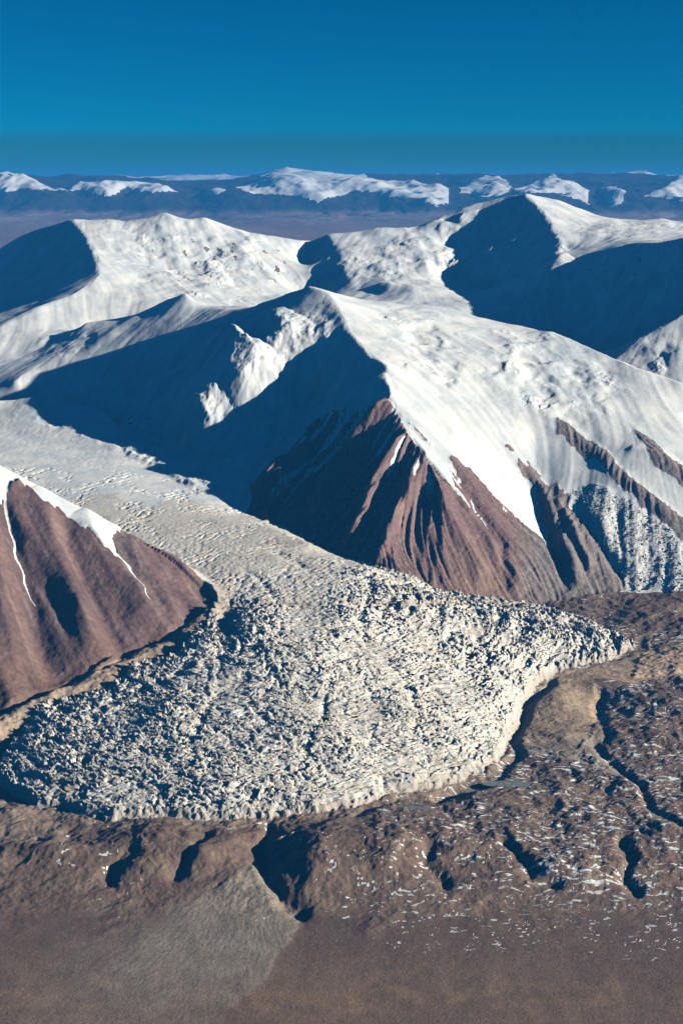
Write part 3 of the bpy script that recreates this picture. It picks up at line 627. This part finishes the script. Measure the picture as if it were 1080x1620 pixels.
SNOW = (.86, .87, .88); ICE = (.70, .65, .58); ICEB = (.56, .60, .62)
def terrain_material(name, grain=.05, bumpd=2.5, snowbump=1.0, drifts=False):
    k = NT(name)
    land = k.attr('land_colour').outputs['Color']; sn = k.attr('snow').outputs['Fac']; ic = k.attr('ice').outputs['Fac']; di = k.attr('dirt_shade').outputs['Fac']
    f = k.noise(grain, 5, .65); f2 = k.noise(grain * .12, 4, .6)
    v = k.math('MULTIPLY_ADD', f, 1.1); k.t.nodes[-1].inputs[2].default_value = 0.42
    vv = k.n('ShaderNodeCombineColor'); [k.l(v, vv.inputs[i]) for i in range(3)]
    landc = k.mix(1.0, land, vv.outputs[0], 'MULTIPLY')
    icec = k.mix(k.ramp(k.noise(.02, 4), .42, .66), ICE, ICEB); icec = k.mix(k.ramp(f, .45, .75), icec, (.82, .78, .71))
    icec = k.mix(di, icec, (.36, .29, .24))
    c = k.mix(ic, landc, icec)
    # snow edge broken up by fine noise
    e = k.math('ADD', sn, k.math('MULTIPLY', k.math('SUBTRACT', f, .5), .9)); e = k.ramp(e, .36, .60)
    if drifts:       # thin wind-laid streaks of old snow
        mp = k.n('ShaderNodeMapping'); mp.inputs['Scale'].default_value = (.014, .048, 0); mp.inputs['Rotation'].default_value = (0, 0, R(-14))
        wq = k.n('ShaderNodeTexNoise'); wq.inputs['Scale'].default_value = .006; k.l(k.pos(), wq.inputs['Vector'])
        va = k.n('ShaderNodeVectorMath', operation='MULTIPLY_ADD'); k.l(wq.outputs[1], va.inputs[0]); va.inputs[1].default_value = (130, 130, 0); k.l(k.pos(), va.inputs[2])
        k.l(va.outputs[0], mp.inputs[0])
        sq = k.noise(1.0, 5, .62, mp.outputs[0]); dz = k.attr('drift').outputs['Fac']
        th = k.math('SUBTRACT', sq, k.math('MULTIPLY', k.math('SUBTRACT', 1.0, dz), .22))
        th = k.math('ADD', th, k.math('MULTIPLY', k.math('SUBTRACT', k.noise(.004, 3), .5), .22))
        e = k.math('MAXIMUM', e, k.ramp(th, .555, .60))
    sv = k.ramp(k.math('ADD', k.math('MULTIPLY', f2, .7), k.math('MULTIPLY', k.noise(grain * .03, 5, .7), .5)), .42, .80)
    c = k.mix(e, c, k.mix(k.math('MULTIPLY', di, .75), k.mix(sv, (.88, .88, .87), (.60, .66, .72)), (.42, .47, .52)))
    b = k.n('ShaderNodeBsdfPrincipled'); k.l(c, b.inputs['Base Color']); b.inputs['Roughness'].default_value = .78
    b.inputs['Specular IOR Level'].default_value = .25
    bump = k.n('ShaderNodeBump'); bump.inputs['Distance'].default_value = bumpd
    hgt = k.math('MULTIPLY', k.noise(grain * 1.3, 5, .7), k.math('SUBTRACT', 1.15, k.math('MULTIPLY', e, 1.0 - snowbump * .1)))
    k.l(hgt, bump.inputs['Height']); bump.inputs['Strength'].default_value = .8
    k.l(bump.outputs[0], b.inputs['Normal']); k.l(b.outputs[0], k.out.inputs[0])
    return k.m
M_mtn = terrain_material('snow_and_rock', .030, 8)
M_gl = terrain_material('glacier_ice', .06, 4)
M_gr = terrain_material('bare_ground', .07, 4, drifts=True)
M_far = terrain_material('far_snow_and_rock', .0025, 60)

# ------------------------------------------------------------------ mesh building
def make_mesh(name, co, quads=None, tris=None, mat=None, nrm=None, attrs=None, smooth=True):
    me = bpy.data.meshes.new(name)
    faces = quads if quads is not None else tris
    k = faces.shape[1]; nf = len(faces)
    me.vertices.add(len(co)); me.vertices.foreach_set('co', np.ascontiguousarray(co, np.float32).ravel())
    me.loops.add(nf * k); me.loops.foreach_set('vertex_index', np.ascontiguousarray(faces, np.int32).ravel())
    me.polygons.add(nf); me.polygons.foreach_set('loop_start', np.arange(0, nf * k, k, dtype=np.int32))
    try: me.polygons.foreach_set('loop_total', np.full(nf, k, np.int32))
    except Exception: pass
    me.polygons.foreach_set('use_smooth', np.full(nf, smooth, bool))
    me.update(calc_edges=True)
    for an, (typ, data) in (attrs or {}).items():
        at = me.attributes.new(an, typ, 'POINT'); at.data.foreach_set('color' if 'COLOR' in typ else 'value', np.ascontiguousarray(data, np.float32).ravel())
    if nrm is not None: me.normals_split_custom_set_from_vertices(nrm)
    if mat: me.materials.append(mat)
    return me
def add(name, me, parent=None, **props):
    o = bpy.data.objects.new(name, me); scene.collection.objects.link(o)
    if parent is not None: o.parent = parent
    for a, b in props.items(): o[a] = b
    return o
idx = np.arange(NU * NV).reshape(NV, NU)
Q = np.stack([idx[:-1, :-1], idx[:-1, 1:], idx[1:, 1:], idx[1:, :-1]], -1).reshape(-1, 4)
CO = np.stack([X, Y, H], -1).reshape(-1, 3); NR = NRM.reshape(-1, 3)
AL = np.concatenate([A, np.ones(X.shape + (1,), np.float32)], -1).reshape(-1, 4)
DR = DRF.astype(np.float32).reshape(-1)
SN, IC, DI = snow.reshape(-1), ice.reshape(-1), dirt_shade.astype(np.float32).reshape(-1)
# which piece of the land each face belongs to
reg_id = np.zeros(X.shape, np.int8)
reg_id[mG] = 1
reg_id[mL] = 2
mound = dM * 0 + 99; 
reg_id[(mGr & (np.exp(-(dM / 13) ** 4) > .4))] = 3
rear = (Y > np.interp(X / Y, [-.8, -.22, -.16, -.11, -.02, .02, .1, .17, .24, .8], [13300, 13350, 14150, 14300, 14000, 14000, 14000, 13600, 12200, 11800]))
base = ~mG & ~mL & ~mGr
knoll = base & (X / Y < pt((244, 720, 9800))[0] / 9800) & (Y < np.interp(X / Y, [-.8, -.24, -.135], [12900, 12850, 11200])) 
reg_id[base] = 4
reg_id[knoll] = 5
reg_id[base & rear & (X / Y < .068)] = 6
reg_id[base & rear & (X / Y >= .068)] = 7
R2 = (Y > 12000) & (Y < 13300) & (X / Y > .19) & base & (Y > np.interp(X / Y, [.19, .25, .8], [12700, 12000, 11600]))
reg_id[R2] = 7
fid = reg_id.reshape(-1)[Q[:, 0]]
def cut(k, name, mat, **props):
    q = Q[fid == k]; used, inv = np.unique(q, return_inverse=True)
    me = make_mesh(name, CO[used], quads=inv.reshape(-1, 4), mat=mat, nrm=NR[used],
                   attrs={'land_colour': ('FLOAT_COLOR', AL[used]), 'snow': ('FLOAT', SN[used]), 'ice': ('FLOAT', IC[used]), 'dirt_shade': ('FLOAT', DI[used]), 'drift': ('FLOAT', DR[used])})
    return add(name, me, **props)
plain = cut(0, 'ground', M_gr, kind='structure', label='brown stony foreland and plain streaked with old snow in front of the glacier')
glacier = cut(1, 'glacier', M_gl, kind='structure', label='broad crevassed glacier tongue spreading onto the brown plain')
cut(2, 'rocky_mountain', M_mtn, kind='structure', label='brown gullied mountainside at the left with a thin snow cap')
cut(3, 'moraine', M_gr, kind='structure', label='tan lateral moraine ridge between glacier and brown mountain')
cut(4, 'snowy_mountain', M_mtn, kind='structure', label='pointed central snow peak with bare brown rock above the glacier')
cut(5, 'snow_knoll', M_mtn, kind='structure', label='rounded snow knoll beside the upper glacier at the left')
cut(6, 'snow_massif', M_mtn, kind='structure', label='bright snow massif behind the central peak on the left')
cut(7, 'snow_dome', M_mtn, kind='structure', label='high snow dome with a large shaded face at the rear right')
print("meshes", time.time() - T0)

M_w = NT('meltwater'); _b = M_w.n('ShaderNodeBsdfPrincipled'); _b.inputs['Base Color'].default_value = (.20, .36, .36, 1); _b.inputs['Roughness'].default_value = .25
_bp = M_w.n('ShaderNodeBump'); _bp.inputs['Distance'].default_value = .3; M_w.l(M_w.noise(.2, 4), _bp.inputs['Height']); M_w.l(_bp.outputs[0], _b.inputs['Normal'])
_c = M_w.mix(M_w.ramp(M_w.noise(.03, 4), .35, .65), (.16, .25, .25), (.22, .26, .25)); M_w.l(_c, _b.inputs['Base Color']); M_w.l(_b.outputs[0], M_w.out.inputs[0])
for px_, py_, rx_, ry_, lv, nm_ in PONDS:
    v = [pt((px_, py_, lv))]
    for i in range(40):
        a = i * math.pi / 20; v.append(pt((px_ + rx_ * 1.35 * math.cos(a), py_ + ry_ * 1.35 * math.sin(a), lv)))
    add('meltwater_pond', make_mesh('meltwater_pond', np.array(v), tris=np.array([(0, 1 + (i + 1) % 40, 1 + i) for i in range(40)]), mat=M_w.m), kind='structure', label=nm_)

# ------------------------------------------------------------------ far plateau and ranges
L2 = []
def line2(*p): L2.append([pt(q) for q in p])
def flat(D, z): line2(('w', -900, D, z), ('w', 540, D, z), ('w', 1980, D, z))
flat(24500, 1440); flat(30000, 1480); flat(38000, 1500); flat(48000, 1500); flat(54500, 1520)
FR1 = [(-900, 300), (-100, 300), (-40, 292), (0, 291), (15, 287), (30, 282), (45, 286), (62, 292), (80, 298), (100, 302), (130, 297), (170, 293), (210, 293), (245, 297), (275, 300), (295, 306), (320, 300), (345, 298), (365, 301), (390, 290), (420, 281), (452, 270), (475, 276), (495, 281), (515, 287), (530, 283), (552, 283), (570, 286), (600, 293), (650, 298), (700, 300), (707, 312), (728, 300), (750, 286), (765, 281), (790, 286), (806, 292), (835, 290), (850, 286), (880, 283), (905, 292), (925, 296), (960, 296), (985, 298), (1010, 304), (1040, 298), (1060, 292), (1080, 289), (1200, 285), (1980, 300)]
L2.append([pt((a, b, 64000 + 1500 * math.sin(a / 60))) for a, b in FR1])
# spurs toward us, with snow on their backs
for p in (((30, 282, 64000), (52, 300, 60500), (70, 312, 58000)), ((165, 293, 64000), (150, 303, 60500), (140, 318, 57500)), ((210, 293, 64000), (180, 308, 59500)), ((245, 297, 64500), (262, 312, 59500)), ((452, 270, 64500), (470, 300, 60000), (500, 322, 57000)),
          ((420, 281, 65000), (400, 300, 60000), (375, 318, 57000)), ((552, 283, 65000), (580, 302, 60000), (610, 322, 57000)), ((650, 298, 63500), (690, 318, 58500)), ((765, 281, 64500), (740, 302, 60000)), ((800, 290, 64500), (790, 302, 60000)),
          ((880, 283, 63500), (910, 305, 59500), (935, 318, 57500)), ((1080, 289, 64000), (1040, 310, 59000), (1000, 330, 56000)), ((960, 296, 64000), (975, 320, 58000)), ((330, 300, 64000), (310, 318, 58500))):
    line2(*p)
flat(72000, 1700); flat(84000, 1750)
FR2 = [(-900, 299), (100, 298), (160, 296), (185, 291), (215, 294), (240, 292), (262, 284), (285, 279), (310, 282), (330, 285), (360, 284), (390, 290), (500, 280), (520, 277), (540, 283), (640, 296), (680, 288), (705, 283), (725, 284), (760, 290), (830, 286), (850, 284), (880, 290), (905, 288), (930, 287), (950, 284), (975, 281), (1000, 279), (1018, 276), (1030, 283), (1045, 286), (1080, 290), (1980, 290)]
L2.append([pt((a, b, 92000 + 2500 * math.sin(a / 45))) for a, b in [(q_[0], 298 + (q_[1] - 298) * 1.15) for q_ in FR2]])
flat(103000, 1600); flat(112000, 1550); flat(150000, 1450); flat(420000, 1450)
UM2 = .62; W0, W1 = lg(24400), lg(425000)
Hf, uf, vf = solve(L2, UM2, W0, W1, .0022, 5, [80, 150, 250, 400], smooth_pass=1)
Uf = np.linspace(-UM2, UM2, 900); Vf = stretch([(lg(24400), lg(50000), .008), (lg(50000), lg(70000), .0012), (lg(70000), lg(105000), .003), (lg(105000), lg(425000), .03)])
Yf = np.repeat(np.exp(Vf)[:, None], len(Uf), 1); Xf = Uf[None] * Yf
Z = bil(Hf, (np.log(Yf) - W0) / (W1 - W0) * (Hf.shape[0] - 1), (Xf / Yf + UM2) / (2 * UM2) * (Hf.shape[1] - 1)).astype(np.float64)
rel = sst(52000, 57000, Yf) * sst(110000, 100000, Yf)
hgt = sst(1550, 2900, Z)
Z += rel * (fbm(Xf + .3 * Yf, Yf * .55, 8200, 5, 231, gain=.42, ridged=True) + .1) * 430 * np.sqrt(np.clip(hgt * (1 - hgt) * 4, 0, 1))
Z += rel * (fbm(Xf, Yf, 5200, 5, 201, gain=.5, ridged=True) * 640 * (1 - .75 * hgt) + fbm(Xf, Yf, 1500, 4, 207, ridged=True) * 55 * (1 - .8 * hgt))
Z += sst(40000, 55000, Yf) * (1 - sst(60000, 66000, Yf)) * np.maximum(0, fbm(Xf, Yf, 3600, 5, 210)) * 420 * (1 - hgt)
Z += fbm(Xf, Yf, 5000, 4, 213) * 14
fpx0, fpy0 = project(Xf, Yf, Z)
FSN = ([(-20, 280), (35, 278), (90, 302), (60, 303), (40, 298), (20, 306), (-20, 312)], [(82, 303), (130, 290), (250, 292), (277, 300), (250, 306), (215, 306), (205, 301), (180, 316), (150, 312), (140, 306), (110, 303)], [(-900, 280), (-20, 280), (-20, 310), (-900, 320)],
  [(372, 296), (400, 286), (452, 262), (500, 275), (560, 277), (600, 287), (706, 296), (706, 322), (690, 326), (650, 314), (620, 312), (590, 308), (560, 306), (530, 314), (505, 323), (470, 310), (430, 306), (400, 306)], [(325, 304), (345, 296), (360, 300), (330, 310)],
  [(722, 302), (765, 276), (800, 286), (815, 300), (790, 308), (760, 308)], [(815, 302), (850, 290), (880, 280), (905, 290), (932, 304), (930, 322), (905, 314), (880, 308), (850, 306)], [(945, 298), (965, 294), (990, 304), (985, 318), (962, 326), (958, 310)], [(1015, 308), (1045, 294), (1080, 284), (1400, 280), (1400, 310), (1080, 318), (1050, 312)])
mfs = np.zeros(Xf.shape, bool); wn = fbm(Xf, Yf, 2600, 4, 240)
for q_ in FSN: mfs |= inpoly(q_, fpx0 + wn * 14, fpy0 + wn * 8 - 2)
Z += (.1 + fbm(Xf, Yf, 3000, 4, 261, ridged=True)) * 170 * sst(61500, 64000, Yf) * sst(70000, 66000, Yf)
Z += (fbm(Xf, Yf, 4200, 4, 265, ridged=True) - .35) * 300 * sst(88000, 91000, Yf) * sst(99000, 95000, Yf)
Z += soft(mfs & (Yf < 70000), 10) * (fbm(Xf + .4 * Yf, Yf * .8, 5200, 5, 251, gain=.5, ridged=True) * 260 + 40) * sst(64500, 60000, Yf)
Z -= 0 * Yf
Z -= np.maximum(0, Yf - 108000) ** 2 / (2 * 6371000.0)      # beyond the ranges the earth curves away
Nf = vnormals(Xf, Yf, Z)
fpx, fpy = project(Xf, Yf, Z)
s_line = 2380 + fbm(Xf, Yf, 5500, 4, 220) * 520
mfs &= (Yf > 53000) & (Yf < 80000)
sn = .95 * mfs + .8 * sst(-40, 100, Z - 2900 - 200 * fbm(Xf, Yf, 5000, 3, 223)) * (Yf > 86000) * (fpx > 380) * (Yf < 80000) + sst(-50, 150, Z - 2780 - fbm(Xf, Yf, 7000, 3, 223) * 300) * (Yf >= 80000)
Af = np.zeros(Xf.shape + (4,), np.float32); Af[...] = (.25, .19, .20, 1)
nf1 = fbm(Xf, Yf * .35, 2600, 4, 225); Af[..., :3] = Af[..., :3] * (1 - .86 * sst(1580, 1850, Z))[..., None]  # higher ground darkened: shade of the foothill slopes painted into the colour
Af[..., :3] *= (1 + .45 * nf1)[..., None]
i2 = np.arange(Xf.size).reshape(Xf.shape)
Qf = np.stack([i2[:-1, :-1], i2[:-1, 1:], i2[1:, 1:], i2[1:, :-1]], -1).reshape(-1, 4)
rid = np.zeros(Xf.shape, np.int8)
rid[(Yf > 54000) & (Yf < 73000)] = 1; rid[(Yf > 85000) & (Yf < 104000)] = 2
ff = rid.reshape(-1)[Qf[:, 0]]
COf = np.stack([Xf, Yf, Z], -1).reshape(-1, 3)
for k_, nm, lb_ in ((0, 'far_plateau', 'hazy purple plateau beyond the snow massifs'), (1, 'distant_range', 'snow-capped distant range along the horizon'), (2, 'farthest_range', 'dark blue range behind the snow-capped range on the horizon')):
    q = Qf[ff == k_]; used, inv = np.unique(q, return_inverse=True)
    z1 = np.zeros(len(used), np.float32)
    me = make_mesh(nm, COf[used], quads=inv.reshape(-1, 4), mat=M_far, nrm=Nf.reshape(-1, 3)[used],
                   attrs={'land_colour': ('FLOAT_COLOR', Af.reshape(-1, 4)[used]), 'snow': ('FLOAT', sn.reshape(-1)[used]), 'ice': ('FLOAT', z1), 'dirt_shade': ('FLOAT', z1)})
    add(nm, me, kind='structure', label=lb_)
print("far", time.time() - T0)

# ------------------------------------------------------------------ ice towers standing on the broken lobe
def serac_shape(seed):
    q = np.random.default_rng(seed); n = 7; v = []
    ln, wd = q.uniform(.7, 1.5), q.uniform(.26, .44)
    tx, ty = q.uniform(-.25, .25, 2)
    for hz, sc in ((-.5, 1.12), (.35, .86), (.75, .5)):
        for i in range(n):
            a = 2 * np.pi * (i + q.uniform(-.25, .25)) / n; k = sc * q.uniform(.75, 1.2)
            v.append((math.cos(a) * ln * k + tx * max(hz, 0), math.sin(a) * wd * k + ty * max(hz, 0), hz + (q.uniform(-.16, .16) if hz > 0 else 0)))
    v.append((tx - ln * .18, ty * 1.1, 1.0)); v.append((tx + ln * .22, ty, q.uniform(.7, 1.0)))
    f = []
    for r_ in range(2):
        for i in range(n):
            a, b, c, d = r_ * n + i, r_ * n + (i + 1) % n, (r_ + 1) * n + (i + 1) % n, (r_ + 1) * n + i
            f += [(a, b, c), (a, c, d)]
    t = 2 * n
    for i in range(n):
        x0 = v[t + i][0] + v[t + (i + 1) % n][0]
        f.append((t + i, t + (i + 1) % n, 3 * n + (1 if x0 / 2 > tx else 0)))
    for i in range(n):
        a, b = (v[t + (i - 1) % n][0] + v[t + i][0]) / 2 > tx, (v[t + i][0] + v[t + (i + 1) % n][0]) / 2 > tx
        if a != b: f.append((t + i, 3 * n + int(b), 3 * n + int(a)))
    return np.array(v), np.array(f)
shapes = [serac_shape(900 + i) for i in range(14)]
cell = (Y * np.gradient(Us)[None]) * np.gradient(Y1)[:, None]
w_ = np.where((mG | mIF) & (np.abs(X / Y) < .28), cell * np.maximum(np.clip(lobe, 0, 1) ** 2 * (dG > 3), .6 * mIF), 0) * np.clip(.8 + .9 * fbm(X, Y, 300, 3, 301), .1, 2) * ARCW
pick = rng.choice(w_.size, 12000, p=(w_ / w_.sum()).ravel(), replace=False)
sp = []
for m_ in pick:
    i, j = divmod(int(m_), NU); x, y = X[i, j], Y[i, j]
    sz = rng.uniform(4, 9.5) * (1 + .5 * (rng.random() < .15)) * (.6 + .4 * lobe[i, j] if mG[i, j] else .8)
    an = math.atan2(y - cyn, x - cxn) + math.pi / 2 + rng.normal(0, .25)
    sp.append((x, y, H[i, j] - 1, sz, sz * rng.uniform(.9, 1.6), an, int(rng.integers(14))))
sp.sort(key=lambda q: -q[3] / q[1])
M_ser = NT('serac_ice')
def ice_surface(k):
    f = k.noise(.05, 5, .65)
    c = k.mix(k.ramp(k.noise(.02, 4), .42, .66), ICE, ICEB); c = k.mix(k.ramp(f, .45, .75), c, (.82, .78, .71))
    b = k.n('ShaderNodeBsdfPrincipled'); k.l(c, b.inputs['Base Color']); b.inputs['Roughness'].default_value = .7; b.inputs['Specular IOR Level'].default_value = .3
    bump = k.n('ShaderNodeBump'); bump.inputs['Distance'].default_value = 3; k.l(k.noise(.12, 5, .7), bump.inputs['Height']); k.l(bump.outputs[0], b.inputs['Normal'])
    k.l(b.outputs[0], k.out.inputs[0])
ice_surface(M_ser)
smesh = [make_mesh('serac', v, tris=f, mat=M_ser.m, smooth=False) for v, f in shapes]
for x, y, z, a, h, an, k_ in sp[:300]:
    o = add('serac', smesh[k_], parent=glacier); o.location = (x, y, z); o.rotation_euler = (0, 0, an); o.scale = (a, a, h)
vs_, fs_, off = [], [], 0
for x, y, z, a, h, an, k_ in sp[300:]:
    v, f = shapes[k_]; c_, s_ = math.cos(an), math.sin(an)
    vs_.append(np.stack([x + a * (v[:, 0] * c_ - v[:, 1] * s_), y + a * (v[:, 0] * s_ + v[:, 1] * c_), z + h * v[:, 2]], -1)); fs_.append(f + off); off += len(v)
add('serac_field', make_mesh('serac_field', np.concatenate(vs_), tris=np.concatenate(fs_), mat=M_ser.m, smooth=False), parent=glacier, kind='stuff')
print("seracs", time.time() - T0)

# ------------------------------------------------------------------ haze
def haze_box():
    x0, x1, y0, y1, z0, z1 = -290000, 290000, -6000, 428000, float(Z.min()) - 60, 3480
    v = np.array([(x, y, z) for x in (x0, x1) for y in (y0, y1) for z in (z0, z1)], float)
    f = np.array([(0, 1, 3, 2), (4, 6, 7, 5), (0, 4, 5, 1), (2, 3, 7, 6), (0, 2, 6, 4), (1, 5, 7, 3)])
    k = NT('air_haze'); p = k.n('ShaderNodeVolumePrincipled')
    p.inputs['Color'].default_value = HAZE_COLOR; p.inputs['Density'].default_value = HAZE_DENSITY; p.inputs['Anisotropy'].default_value = 0.0
    k.l(p.outputs[0], k.out.inputs['Volume'])
    me = make_mesh('haze', v, quads=f, mat=k.m, smooth=False)
    add('haze', me, kind='stuff', label='thin blue haze filling the air over the whole range')
haze_box()
print("done", time.time() - T0)
